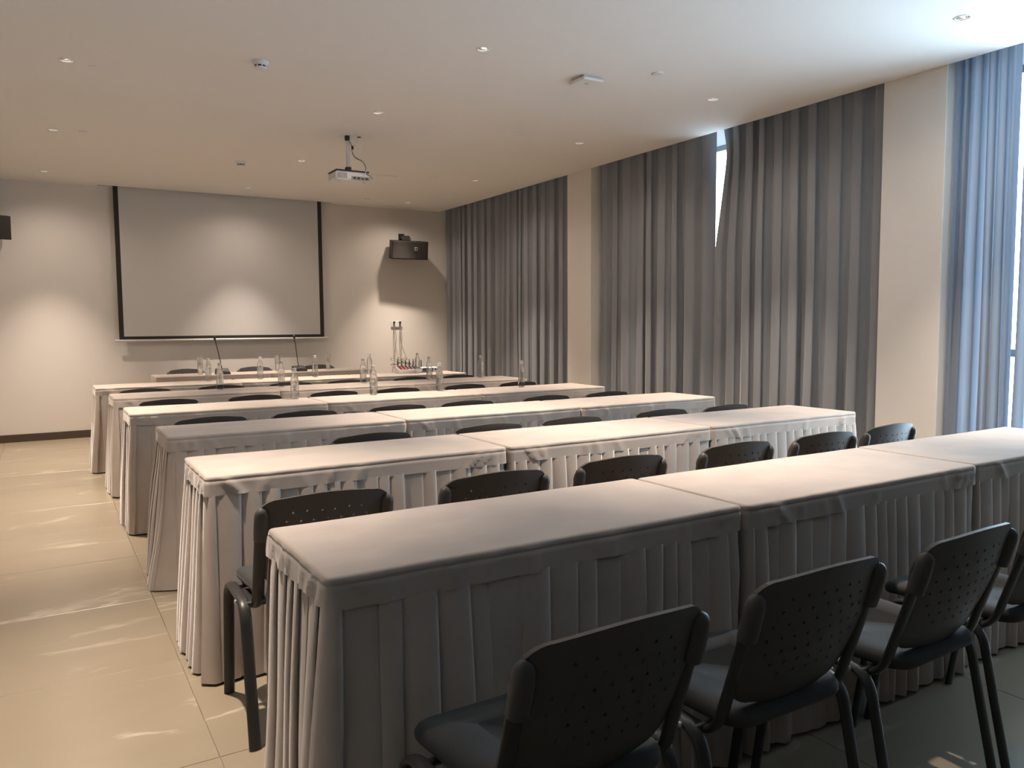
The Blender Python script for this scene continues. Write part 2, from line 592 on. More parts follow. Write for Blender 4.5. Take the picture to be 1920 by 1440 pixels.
# power factor and head tilt (degrees about x, about y) of every lamp
DL_SET = [(1.0, 0, 0), (0.8, 0, 0), (1.0, 0, 0), (0.9, 0, 0), (0.8, 0, 0), (1.0, 0, 0), (0.9, 0, 0),
          (1.1, 0, 0), (0.85, 0, 0), (1.0, 0, 0), (0.8, 0, 0), (0.9, 0, 0), (0.95, 0, 0), (1.0, 0, 0)]
dl0 = make_downlight()
dls = [dl0] + [copy_tree(dl0) for _ in DOWN[1:]]
for i, d in enumerate(dls):
    d.location = (DOWN[i][0], DOWN[i][1], H)
    tag(d, DL_LABEL[i], 'downlight', 'recessed ceiling downlights')
    f, ax, ay = DL_SET[i]
    if f > 0:
        lamp_light(d, SPOT_POWER * f, SPOT_SIZE, (ax, ay), SPOT_BLEND)
        lamp_light(d, SPILL_POWER * f, 156.0, (0, 0), 1.0)
# flush sprinkler covers, smoke detectors, access point, hatch
cov = MB(); cov.lathe([(0.0, -0.006), (0.036, -0.006), (0.040, -0.004), (0.040, 0.0)], 28)
cov_me = cov.mesh('sprinkler_cover', M['white_plastic'])
for (x, y), lb in zip([(3.53, 3.99), (3.591, 5.831), (3.806, 7.965), (3.674, 9.70), (0.37, 5.657), (0.38, 7.537)], [
        'flat round sprinkler cover right of the square ceiling access point',
        'flat round sprinkler cover in the middle of the ceiling before the white pier',
        'small flat round sprinkler cover right of the projector, toward the far window',
        'small flat round sprinkler cover on the ceiling close to the screen wall',
        'flat round sprinkler cover at the upper left beside a downlight',
        'small flat round sprinkler cover at the left above the screen']):
    tag(obj('sprinkler_cover', cov_me, None, (x, y, H)), lb, 'sprinkler cover', 'sprinkler covers')

def smoke_detector(x, y, label):
    t = empty('smoke_detector', (x, y, H), 0, label, 'smoke detector', 'ceiling smoke detectors')
    mb = MB(); mb.lathe([(0.052, 0.0), (0.052, -0.010), (0.050, -0.014), (0.043, -0.018), (0.040, -0.026)], 28)
    mb.build('base', M['white_plastic'], t)
    mb = MB(); mb.lathe([(0.034, -0.026), (0.034, -0.036)], 24)
    mb.build('sensing_grille', M['dark_plastic'], t)
    mb = MB()
    for k in range(8):
        a = 2 * math.pi * k / 8
        mb.rbox(-.004, .004, .031, .039, -.037, -.025, .001, Matrix.Rotation(a, 4, 'Z'))
    mb.lathe([(0.040, -0.036), (0.038, -0.041), (0.030, -0.045), (0.0, -0.046)], 24)
    mb.build('cap', M['white_plastic'], t)
    return t
smoke_detector(1.235, 5.04, 'white domed smoke detector at the upper left of the ceiling')
smoke_detector(1.774, 8.127, 'small white smoke detector on the ceiling above the projection screen')

t = empty('wireless_access_point', (3.193, 4.314, H), 0, 'square white wireless access point on the ceiling', 'access point')
mb = MB(); mb.rbox(-.072, .072, -.070, .070, -.008, 0, .003); mb.build('mount_plate', M['white_plastic'], t)
mb = MB(); mb.rbox(-.085, .085, -.085, .085, -.030, -.008, .008); mb.build('housing', M['white_plastic'], t)
mb = MB(); mb.lathe([(0, -.0315), (.012, -.0315), (.013, -.030)], 16); mb.build('status_light', M['silver'], t)

t = empty('access_hatch', (3.25, 8.20, H), 0, 'flush rectangular ceiling access hatch right of the projector', 'hatch')
mb = MB(); mb.rbox(-.17, .17, -.11, .11, -.004, 0, .001); mb.build('frame', M['ceiling'], t)
mb = MB(); mb.rbox(-.155, .155, -.095, .095, -.0065, -.0035, .001); mb.build('panel', M['ceiling'], t)

# ------------------------------------------------------------------ curtains
def curtain(name, y0, y1, nfold, seed, mat, label, x0=5.135, amp=0.045, edge0=None, edge1=None, zt=H + .16, top_amp=0.7, lean=0.0, z0=0.015, ret0=False, ret1=False, tuck=0.0):
    """one hanging panel; y runs y0 -> y1; edge functions shift the free edges in y with height"""
    rnd = random.Random(seed)
    ws = [rnd.uniform(.65, 1.35) for _ in range(nfold)]
    tot = sum(ws)
    per = 14
    cols = []
    acc = 0
    amps = [rnd.uniform(.7, 1.25) for _ in range(nfold)]
    ph = [rnd.uniform(-.6, .6) for _ in range(nfold)]
    for k in range(nfold):
        for j in range(per):
            cols.append(((acc + ws[k] * j / per) / tot, k, j / per))
        acc += ws[k]
    cols.append((1.0, nfold - 1, 1.0))
    NZ = 26
    vs, fs = [], []
    for r in range(NZ + 1):
        v = r / NZ                     # 0 at the floor, 1 at the top
        z = z0 + (zt - z0) * v
        line = []
        for (u, k, q) in cols:
            crest = math.sqrt(math.sin(math.pi * q) ** 2 + .004)     # broad rounded crests, narrow valleys
            prof = 1.0 - 2.0 * crest ** .7
            irregular = noise.noise(Vector((u * nfold * 1.1 + seed * 7.3, v * 1.3, seed)))
            fine = noise.noise(Vector((u * nfold * 3.1 + seed * 3.1, v * 2.2 + 5, seed * 1.7)))
            a = amp * amps[k] * (top_amp * v + (1.0) * (1 - v) + 0.15)
            x = x0 + a * prof + (1 - v) * 0.030 * irregular + 0.007 * fine * (1.2 - v)
            yy = y0 + (y1 - y0) * u
            yy += 0.022 * math.sin(4 * math.pi * q + ph[k]) * (1.1 - 0.5 * v)
            yy += (1 - v) * 0.05 * noise.noise(Vector((u * nfold * .45, v * .9, seed + 20))) * math.sin(math.pi * u)
            yy += lean * (1 - v) * (u - .5)
            wob = min(1.0, 6 * u, 6 * (1 - u))
            yy = y0 + (y1 - y0) * u + (yy - (y0 + (y1 - y0) * u)) * wob
            if edge0: yy += edge0(z) * (1 - u) ** 3
            if edge1: yy += edge1(z) * u ** 7
            x += tuck * u ** 12
            line.append((x, yy, z))
        if ret0:
            line = [(XN - .05, y0, z), ((XN + x0) / 2, y0, z)] + line
        if ret1:
            line = line + [((XN + x0) / 2, y1, z), (XN - .05, y1, z)]
        vs += line
    n = len(line)
    for r in range(NZ):
        for c in range(n - 1):
            fs.append((r * n + c, r * n + c + 1, (r + 1) * n + c + 1, (r + 1) * n + c))
    mb = MB(); mb.add(vs, fs, True)
    t = empty(name, (x0, (y0 + y1) / 2, 0), 0, label, 'curtain', 'window curtains')
    p = mb.build('curtain_panel', mat, t, (-x0, -(y0 + y1) / 2, 0))
    # hem: the turned-up band along the bottom edge
    hem = MB()
    hv, hf = [], []
    for c in range(n):
        x, y, z = vs[c]
        hv += [(x - .0035, y, z - .003), (x - .0035, y, z + .085), (x + .0035, y, z + .085), (x + .0035, y, z - .003)]
    for c in range(n - 1):
        for k in range(4):
            k2 = (k + 1) % 4
            hf.append((c * 4 + k, c * 4 + k2, c * 4 + 4 + k2, c * 4 + 4 + k))
    hem.add(hv, hf, True)
    hem.build('hem', mat, t, (-x0, -(y0 + y1) / 2, 0))
    return t
def lerp_pts(pts):
    def f(z):
        for (a, va), (b, vb) in zip(pts, pts[1:]):
            if a <= z <= b:
                return va + (vb - va) * (z - a) / (b - a)
        return pts[0][1] if z < pts[0][0] else pts[-1][1]
    return f
curtain('window_curtain', 8.78, 10.332, 9, 3, M['curtain'], 'grey blackout curtain in the far corner beside the screen wall', ret1=True)
curtain('window_curtain', 7.137, 8.84, 10, 5, M['curtain'], 'grey blackout curtain at the far window, next to the white pier', ret0=True, x0=5.14, tuck=.09)
curtain('window_curtain', 5.055, 6.693, 9, 8, M['curtain'], 'grey blackout curtain left of the bright gap at the middle window', ret1=True)
curtain('window_curtain', 3.377, 5.115, 10, 11, M['curtain'], 'grey blackout curtain right of the bright gap at the middle window', ret0=True, x0=5.14, tuck=.07,
        edge1=lerp_pts([(0, 0), (1.95, 0.0), (2.05, -.03), (2.70, -.17), (2.85, -.15), (3.1, -.07)]))
curtain('window_curtain', 2.545, 2.925, 6, 14, M['curtain_thin'], 'blue-grey daylit curtain gathered in folds beside the near white pier', x0=5.12, amp=.030, lean=.06, ret1=True)
curtain('window_curtain', 2.44, 2.525, 1, 17, M['curtain_thin'], 'pale blue daylit curtain cut by the right edge of the photo', x0=5.15, amp=.030)
curtain('window_curtain', -0.595, 1.40, 12, 19, M['curtain_thin'], 'blue-grey curtain added at the near window, out of view, to limit daylight', x0=5.13)  # added unseen panel, limits daylight reaching behind the camera
# slim ceiling tracks the curtains hang from
for i, (a, b) in enumerate(NICHES):
    mb = MB(); mb.rbox(5.12, 5.15, a + .01, b - .01, H + .17, H + .20, .003)
    tag(mb.build('curtain_track', M['white_metal']), ['slim white curtain track hidden above the far curtains', 'slim white curtain track hidden above the middle curtains', 'slim white curtain track hidden above the near curtains'][i], 'curtain track', 'curtain tracks')

# ------------------------------------------------------------------ skirted tables
ROW_Y = [1.561, 2.885, 4.040, 5.246, 6.500, 7.678]
ROW_DX = [0.032, 0.019, 0.044, -0.013, -0.013, -0.069]
XS = [0.454, 1.693, 2.914, 4.107]
DEP = 0.496
TOPZ = 0.752
BAND = 0.072

def perimeter(w, d, r):
    """rounded rectangle: returns length and a map s -> (x, y, nx, ny, side); s=0 at front-left going right"""
    hw, hd = w / 2, d / 2
    q = math.pi / 2 * r
    segs = [('L', w - 2 * r, (-hw + r, -hd), (1, 0), (0, -1), 0), ('A', q, (hw - r, -hd + r), -math.pi / 2, None, 1),
            ('L', d - 2 * r, (hw, -hd + r), (0, 1), (1, 0), 1), ('A', q, (hw - r, hd - r), 0, None, 2),
            ('L', w - 2 * r, (hw - r, hd), (-1, 0), (0, 1), 2), ('A', q, (-hw + r, hd - r), math.pi / 2, None, 3),
            ('L', d - 2 * r, (-hw, hd - r), (0, -1), (-1, 0), 3), ('A', q, (-hw + r, -hd + r), math.pi, None, 0)]
    total = sum(sg[1] for sg in segs)
    def at(s):
        s = s % total
        for sg in segs:
            if s <= sg[1] + 1e-9:
                break
            s -= sg[1]
        if sg[0] == 'L':
            p, t, nn = sg[2], sg[3], sg[4]
            return p[0] + t[0] * s, p[1] + t[1] * s, nn[0], nn[1], sg[5]
        a = sg[3] + s / r
        return sg[2][0] + r * math.cos(a), sg[2][1] + r * math.sin(a), math.cos(a), math.sin(a), sg[5]
    return total, at

def make_table(name, x0, x1, y0, seed, label, group, open_l=True, open_r=True, detail=1.0, d=DEP, flare=.026):
    rnd = random.Random(seed)
    w = x1 - x0
    t = empty(name, ((x0 + x1) / 2, y0 + d / 2, 0), 0, label, 'table', group)
    # hidden table
    mb = MB(); mb.rbox(-w / 2 + .012, w / 2 - .012, -d / 2 + .012, d / 2 - .012, TOPZ - .030, TOPZ - .004, .002)
    mb.build('tabletop', M['board'], t)
    for sx in (-1, 1):
        for sy in (-1, 1):
            mb = MB(); mb.tube([(sx * (w / 2 - .07), sy * (d / 2 - .06), 0), (sx * (w / 2 - .07), sy * (d / 2 - .06), TOPZ - .03)], .014)
            mb.build('leg', M['steel'], t)
    # ---- fitted cover: flat top, rounded edge, short band
    r = .016
    total, at = perimeter(w, d, r)
    n = max(120, int(total / (.016 / detail)))
    ridges = []
    for _ in range(int(26)):
        ridges.append((rnd.uniform(0, total), rnd.uniform(-.5, .5), rnd.uniform(.007, .016), rnd.uniform(.0025, .0075)))
    hw, hd = w / 2, d / 2
    for cx in (0, w, w + d, 2 * w + d):            # drawn creases running down from the corners
        for k in range(6):
            sgn = 1 if k % 2 else -1
            ridges.append((cx + sgn * rnd.uniform(.02, .16), sgn * rnd.uniform(.4, 1.1), rnd.uniform(.006, .011), rnd.uniform(.004, .009)))
    def wrinkle(s, drop):
        v = 0.0
        fade = min(1, drop / .03)
        for (s0, k, wd, a) in ridges:
            e = s - s0 - k * drop
            e = (e + total / 2) % total - total / 2
            if abs(e) < 3 * wd:
                v += a * math.exp(-(e / wd) ** 2)
        return v * fade
    ring_def = [(-.010, 0.0), (-.0045, -.0010), (-.0012, -.004), (0.0, -.009), (.0, -.015), (-.0018, -.0175), (.0005, -.020), (.0005, -.032), (.001, -.045), (.0015, -.058), (.002, -BAND)]
    P = [at(total * k / n) for k in range(n)]
    S = [total * k / n for k in range(n)]
    mb = MB()
    vs = []
    for (off, dz) in ring_def:
        for k in range(n):
            x, y, nx, ny, sd = P[k]
            o = off + (wrinkle(S[k], -dz) if dz < -.006 else 0)
            zz = TOPZ + dz + .0018 * noise.noise(Vector((S[k] * 3.0, seed * 3.7, 0)))
            if dz <= -BAND + 1e-6:
                zz += .004 * noise.noise(Vector((S[k] * 5, seed, 4)))
            vs.append((x + nx * o, y + ny * o, zz))
    fs = []
    for i in range(len(ring_def) - 1):
        for k in range(n):
            k2 = (k + 1) % n
            fs.append((i * n + k, (i + 1) * n + k, (i + 1) * n + k2, i * n + k2))
    mb.add(vs, fs, True)
    loop = [(vs[k][0], vs[k][1]) for k in range(n)]
    gx, gy = int(w / .045), int(d / .045)
    ex = [(-hw + .03 + (w - .06) * i / gx, -hd + .03 + (d - .06) * j / gy) for i in range(gx + 1) for j in range(gy + 1)]
    v2, tr = plate(loop, [], ex)
    def topz(x, y):
        e = min(hw - abs(x), hd - abs(y))
        f = max(0.0, min(1.0, (e - .012) / .05))
        return TOPZ + .0018 * f * (noise.noise(Vector((x * 4 + seed, y * 9, seed))) + .7 * noise.noise(Vector((x * 13 + seed, y * 15, seed * 2.0))))
    tv = []
    lz = {(round(vs[k][0], 5), round(vs[k][1], 5)): vs[k][2] for k in range(n)}
    for (x, y) in v2:
        z = lz.get((round(x, 5), round(y, 5)))
        tv.append((x, y, z if z is not None else topz(x, y)))
    mb.add(tv, tr, True)
    mb.build('table_cover', M['cloth'], t)
    # ---- pleated skirt
    total, at = perimeter(w - .004, d - .004, .020)
    pl = []
    s = 0.0
    while s < total - .05:
        p = rnd.uniform(.050, .088)
        pl.append([s, p]); s += p
    k = total / s
    pl = [(a * k, b * k, rnd.uniform(.55, 1.25), rnd.uniform(-.020, .020), rnd.random() < .12) for a, b in pl]
    prof = [(0, 0), (.22, .45), (.5, .8), (.82, 1.0), (1.0, .98), (1.06, .80), (1.04, .45), (1.0, .15)]
    zl = [TOPZ - BAND + .006, TOPZ - BAND - .012, TOPZ - BAND - .05, .56, .44, .32, .20, .10, .010]
    NZ = len(zl)
    vs, cols = [], 0
    grid = []
    for ri, z in enumerate(zl):
        v = max(0.0, 1 - (z / (TOPZ - BAND)))
        row = []
        for (s0, p, am, sway, flat) in pl:
            for (q, h) in prof:
                over = 1.0 + (q - 1.0) * (2.2 - 1.9 * v) if q > 1 else q
                a = (.0085 + .026 * am * (v ** .7)) * (.35 if flat else 1)
                sm = .5 - .5 * math.cos(2 * math.pi * q * .97)
                hh = h * (1 - .55 * v) + sm * .55 * v
                ss = s0 + p * over + sway * v * 1.0 + .010 * v * noise.noise(Vector((s0 * 3, v * 2, seed)))
                x, y, nx, ny, sd = at(ss)
                free = 1.0
                if (sd == 1 and not open_r) or (sd == 3 and not open_l):
                    free = .22
                dd = -.003 + a * hh * free + ((flare if sd == 3 else .018) * v * free) * (1 + .8 * noise.noise(Vector((ss * 4.0, seed * 1.3, v))))
                px = x + nx * dd
                if not open_r: px = min(px, w / 2 + .001)
                if not open_l: px = max(px, -w / 2 - .001)
                row.append((px, y + ny * dd, z + (.008 * noise.noise(Vector((ss * 9, seed, 9))) if ri == NZ - 1 else 0)))
        grid.append(row)
    n = len(grid[0])
    for row in grid:
        vs += row
    fs = []
    for i in range(NZ - 1):
        for k in range(n):
            k2 = (k + 1) % n
            fs.append((i * n + k, (i + 1) * n + k, (i + 1) * n + k2, i * n + k2))
    mb = MB(); mb.add(vs, fs, True)
    mb.build('pleated_skirt', M['cloth'], t)
    return t

ROW_NAME = ['row nearest the camera', 'second row from the camera', 'third row from the camera', 'fourth row from the camera', 'fifth row from the camera', 'sixth row from the camera, just before the head table']
SIDE = ['left-hand', 'middle', 'right-hand']
for r in range(6):
    xs = [x + ROW_DX[r] for x in XS]
    for k in range(3):
        make_table('skirted_table', xs[k] + (.004 if k else 0), xs[k + 1] - .004, ROW_Y[r] + random.Random(r * 7 + k).uniform(-.006, .006), 100 + r * 10 + k,
                   '%s taupe-skirted table in the %s' % (SIDE[k], ROW_NAME[r]), 'skirted audience tables',
                   open_l=(k == 0), open_r=(k == 2), detail=1.0 if r < 3 else .7, flare=(.03, .03, .075, .03, .03, .03)[r])
make_table('skirted_table', 1.02, 2.216, 8.98, 301, 'left-hand taupe-skirted head table below the projection screen', 'skirted head tables', True, False, .7)
make_table('skirted_table', 2.224, 3.42, 8.98, 302, 'right-hand taupe-skirted head table below the projection screen', 'skirted head tables', False, True, .7)

# ------------------------------------------------------------------ chairs
def make_chair():
    root = empty('conference_chair')
    # perforated back shell
    zb, ztp = 0.470, 0.768
    def half(z):
        u = (z - zb) / (ztp - zb)
        return .176 + .034 * min(1, u * 1.25)
    def outline():
        pts = []
        rc = .065
        W, B = .212, .180
        for k in range(9):       # top right corner, going round from the right side
            a = math.pi / 2 * k / 8
            pts.append((W - rc + rc * math.cos(a), ztp - rc + rc * math.sin(a)))
        for k in range(1, 8):
            u = k / 8
            pts.append(((W - rc) * (1 - 2 * u), ztp + .012 * math.sin(math.pi * u)))
        for k in range(9):
            a = math.pi / 2 + math.pi / 2 * k / 8
            pts.append((-W + rc + rc * math.cos(a), ztp - rc + rc * math.sin(a)))
        rb = .06
        for k in range(9):
            a = math.pi + math.pi / 2 * k / 8
            pts.append((-B + rb + rb * math.cos(a), zb + rb + rb * math.sin(a)))
        for k in range(1, 8):
            u = k / 8
            pts.append(((-B + rb) * (1 - 2 * u), zb - .012 * math.sin(math.pi * u)))
        for k in range(9):
            a = 3 * math.pi / 2 + math.pi / 2 * k / 8
            pts.append((B - rb + rb * math.cos(a), zb + rb + rb * math.sin(a)))
        return pts
    rnd = random.Random(4)
    hs = []
    for j, z in enumerate([.722, .694, .664, .632, .600, .568, .540]):
        nn = [6, 7, 8, 9, 8, 7, 5][j]
        wid = [.105, .125, .140, .145, .135, .115, .08][j]
        for i in range(nn):
            x = -wid + 2 * wid * i / (nn - 1) + rnd.uniform(-.003, .003)
            a0 = rnd.choice((math.pi / 2, -math.pi / 2)) + rnd.uniform(-.15, .15)
            rr = .0062
            zz = z + rnd.uniform(-.003, .003)
            hs.append([(x + rr * math.cos(a0 + 2 * math.pi * q / 3), zz + rr * math.sin(a0 + 2 * math.pi * q / 3)) for q in range(3)])
    ex = [(-.20 + .4 * i / 16, .48 + .28 * j / 9) for i in range(17) for j in range(10)]
    ol = outline()
    v2, tr = plate(ol, hs, ex)
    def ybase(x, z):
        u = (z - .47) / .30
        return -.158 - .105 * u - .012 * math.sin(math.pi * min(1, max(0, u))) + .75 * x * x
    mb = MB()
    thick(mb, v2, tr, lambda x, z: (x, ybase(x, z) - .012, z), lambda x, z: (x, ybase(x, z), z), smooth=True)
    # rolled sockets that take the posts at the top corners
    for s in (-1, 1):
        X = s * .196
        zs = (.645, .67, .70, .720, .733, .741, .745)
        mb.tube([(X, ybase(X, z) - .014, z) for z in zs], .022, .020, 14, scale=(.97, 1, 1, .98, .85, .55, .15))
    mb.build('backrest', M['plastic'], root)
    # seat pad with rounded plan and rolled edge
    mb = MB()
    rings = [(-.020, .425, 0), (-.004, .428, 0), (0, .437, 0), (-.001, .448, 0), (-.008, .457, 0), (-.022, .461, 0), (-.07, .4595, 0), (-.13, .458, 0)]
    pts = []
    hwF, y0, y1, rc = .205, -.185, .215, .06
    corners = [(hwF - rc, y1 - rc, 0), (-hwF + rc, y1 - rc, 90), (-(hwF - .02) + rc, y0 + rc, 180), ((hwF - .02) - rc, y0 + rc, 270)]
    for (cx, cy, a0) in corners:
        for k in range(7):
            a = R(a0 + 90 * k / 6)
            pts.append((cx, cy, math.cos(a), math.sin(a)))
    n = len(pts)
    vs, fs = [], []
    for off, z, _ in rings:
        for cx, cy, nx, ny in pts:
            rr = max(.004, rc + off)
            sc = 1.0 if rc + off > .004 else .62
            fy = (cy * sc + rr * ny)
            droop = -.014 * max(0, (fy - .10) / .11) ** 2
            vs.append((cx * sc + rr * nx, fy, z + droop))
    for i in range(len(rings) - 1):
        for k in range(n):
            k2 = (k + 1) % n
            fs.append((i * n + k, i * n + k2, (i + 1) * n + k2, (i + 1) * n + k))
    fs.append(tuple(range((len(rings) - 1) * n, len(rings) * n)))
    fs.append(tuple(range(n))[::-1])
    mb.add(vs, fs, True)
    mb.build('seat', M['seatpad'], root)
    # legs: flat-oval tube, an inverted U on each side
    for s in (-1, 1):
        X = s * .231
        mb = MB(); mb.tube(fillet([(X, .215, .0), (X, .150, .425), (X, .0, .425)], .075, 7), .018, .0095, 14)
        mb.build('leg', M['frame'], root)
        mb = MB(); mb.tube(fillet([(X, .0, .425), (X, -.125, .425), (X, -.215, .0)], .075, 7), .018, .0095, 14)
        mb.build('leg', M['frame'], root)
        X = s * .196
        mb = MB(); mb.tube(fillet([(X, .06, .405), (X, -.135, .405), (X, ybase(X, .70) - .018, .72)], .06, 7), .0185, .0095, 14)
        mb.build('back_post', M['frame'], root)
        mb = MB(); mb.lathe([(0, 0), (.007, 0), (.008, .003), (.005, .006), (0, .007)], 10, Matrix.Translation((s * .2495, -.085, .424)) @ Matrix.Rotation(s * math.pi / 2, 4, 'Y'))
        mb.build('bolt', M['silver'], root)
    for yy in (.09, -.105):
        mb = MB(); mb.tube([(-.231, yy, .416), (.231, yy, .416)], .009, .009, 10)
        mb.build('crossbar', M['frame'], root)
    return root
chair0 = make_chair()
CHAIR_X = [[.83, 1.385, 1.93, 2.475], [.735, 1.33, 1.905, 2.53, 3.09, 3.60], [1.315, 1.945, 2.475, 3.125, 3.63],
           [.79, 1.335, 1.93, 2.44, 3.08, 3.625], [.74, 1.33, 1.93, 2.46, 3.09, 3.61], [.72, 1.32, 1.92, 2.45, 3.08, 3.60]]
CHAIR_Y = [1.292, 2.575, 3.715, 4.875, 6.15, 7.32]
ORD = ['leftmost', 'second from left', 'third from left', 'fourth from left', 'fifth from left', 'rightmost']
crnd = random.Random(21)
first = True
for r in range(6):
    for k, x in enumerate(CHAIR_X[r]):
        c = chair0 if first else copy_tree(chair0)
        first = False
        c.location = (x, CHAIR_Y[r] + crnd.uniform(-.025, -.002), 0)
        c.rotation_euler = (0, 0, R(crnd.uniform(-2.5, 2.5)))
        o = ORD[k]
        if r == 2 and k == 4:
            o = 'rightmost'
        if r == 0 and k == 3:
            o = 'cut off by the photo edge,'
        tag(c, 'black perforated chair, %s in the %s' % (o, ROW_NAME[r].replace(', just before the head table', '')), 'chair', 'black audience chairs')
for k, x in enumerate((1.47, 2.27, 3.08)):
    c = copy_tree(chair0)
    c.location = (x, 9.775, 0)
    c.rotation_euler = (0, 0, R(180))
    tag(c, 'black perforated chair behind the head table, %s of three' % ('leftmost', 'middle', 'rightmost')[k], 'chair', 'chairs behind the head table')

# ------------------------------------------------------------------ projection screen
SY = 10.258
t = empty('projection_screen', (2.01, SY, H), 0, 'white pull-down projection screen with black borders on the far wall', 'projection screen')
zt, zb2 = .17, 1.137 - H
xa, xb = .785 - 2.01, 3.245 - 2.01
bw = .052
mb = MB(); mb.box(xa + bw, xb - bw, -.001, .001, zb2 + .036, zt); mb.build('screen_fabric', M['screen'], t)
for a, b in ((xa, xa + bw), (xb - bw, xb)):
    mb = MB(); mb.box(a, b, -.0012, .0012, zb2, zt); mb.build('side_border', M['screen_black'], t)
mb = MB(); mb.box(xa + bw, xb - bw, -.0012, .0012, zb2, zb2 + .036); mb.build('bottom_border', M['screen_black'], t)
mb = MB(); mb.tube([(xa - .045, 0, zb2 - .013), (xb + .045, 0, zb2 - .013)], .013, .011, 10, side=(0, 0, 1)); mb.build('weight_bar', M['white_metal'], t)
mb = MB(); mb.tube([(xa - .06, 0, zt - .02), (xb + .06, 0, zt - .02)], .03, .03, 14, side=(0, 0, 1)); mb.build('roller', M['white_metal'], t)

# ------------------------------------------------------------------ projector
P0 = Vector((2.335, 6.60, H))
t = empty('ceiling_projector', P0, 0, 'white ceiling projector hanging from a pole before the screen', 'projector')
mb = MB(); mb.rbox(-.06, .06, -.06, .06, -.006, 0, .002); mb.build('ceiling_plate', M['white_metal'], t)
mb = MB(); mb.tube([(0, 0, -.005), (0, 0, -.285)], .016, n=14); mb.build('pole', M['white_metal'], t)
mb = MB(); mb.rbox(-.022, .022, -.022, .022, -.305, -.265, .003); mb.rbox(-.075, .075, -.012, .012, -.309, -.300, .002); mb.rbox(-.012, .012, -.075, .075, -.309, -.300, .002)
mb.build('mount_bracket', M['dark_plastic'], t)
mb = MB(); mb.rbox(-.03, .005, -.045, -.01, -.045, -.004, .003); mb.build('socket_box', M['dark_plastic'], t)
body = MB()
body.rbox(-.145, .165, -.11, .11, -.392, -.316, .014)
bo = body.build('body', M['white_plastic'], t)
mb = MB(); mb.rbox(-.147, .150, -.112, .112, -.318, -.309, .003); mb.build('top_cover', M['dark_plastic'], bo)
mb = MB(); mb.rbox(-.01, .155, -.114, -.106, -.388, -.358, .002); mb.build('port_panel', M['cable_grey'], bo)
for k in range(4):
    mb = MB(); mb.rbox(.005 + k * .036, .028 + k * .036, -.116, -.110, -.380, -.366, .001); mb.build('port', M['dark_plastic'], bo)
mb = MB()
for k in range(7):
    mb.rbox(-.13 + k * .012, -.124 + k * .012, -.1135, -.108, -.380, -.335, .0008)
mb.build('vent_slats', M['cable_grey'], bo)
mb = MB(); mb.lathe([(.0, .012), (.030, .012), (.034, .006), (.036, -.02)], 20, Matrix.Translation((-.075, .115, -.352)) @ Matrix.Rotation(-math.pi / 2, 4, 'X')); mb.build('lens', M['lens'], bo)
for sx in (-.11, .12):
    mb = MB(); mb.lathe([(.0, -.404), (.011, -.404), (.012, -.390)], 12, Matrix.Translation((sx, -.07, 0))); mb.build('foot', M['white_plastic'], bo)
mb = MB()
mb.tube(smooth_path([(-.012, -.03, -.03), (.015, -.03, -.065), (.028, -.03, -.095), (.030, -.03, -.14), (.05, -.05, -.19), (.10, -.09, -.225), (.118, -.11, -.275), (.112, -.12, -.320), (.15, -.125, -.345), (.172, -.118, -.372)], 6), .005, n=8)
tag(mb.build('projector_cable', M['cable_grey'], None, P0), 'grey cable looping from the ceiling box down to the projector', 'cable')
mb = MB()
mb.tube(smooth_path([(.102, -.01, -.004), (.095, -.015, -.03), (.06, -.025, -.07), (.034, -.032, -.10), (.038, -.034, -.15), (.07, -.06, -.19), (.112, -.10, -.235), (.125, -.118, -.29), (.10, -.122, -.345), (.085, -.120, -.370)], 6), .004, n=8)
tag(mb.build('projector_cable', M['white_plastic'], None, P0), 'white cable from the ceiling hole down to the projector', 'cable')
mb = MB(); mb.lathe([(.016, 0), (.016, -.004), (.010, -.006), (0, -.006)], 16, Matrix.Translation((.102, -.01, 0)))
tag(mb.build('cable_outlet', M['dark_plastic'], None, P0), 'small dark cable outlet in the ceiling beside the projector pole', 'cable outlet')
mb = MB(); mb.tube([(.031, -.031, -.088), (.033, -.031, -.118)], .010, .009, 10)
tag(mb.build('cable_tie', M['rubber'], None, P0), 'black tie bundling the two projector cables', 'cable tie')

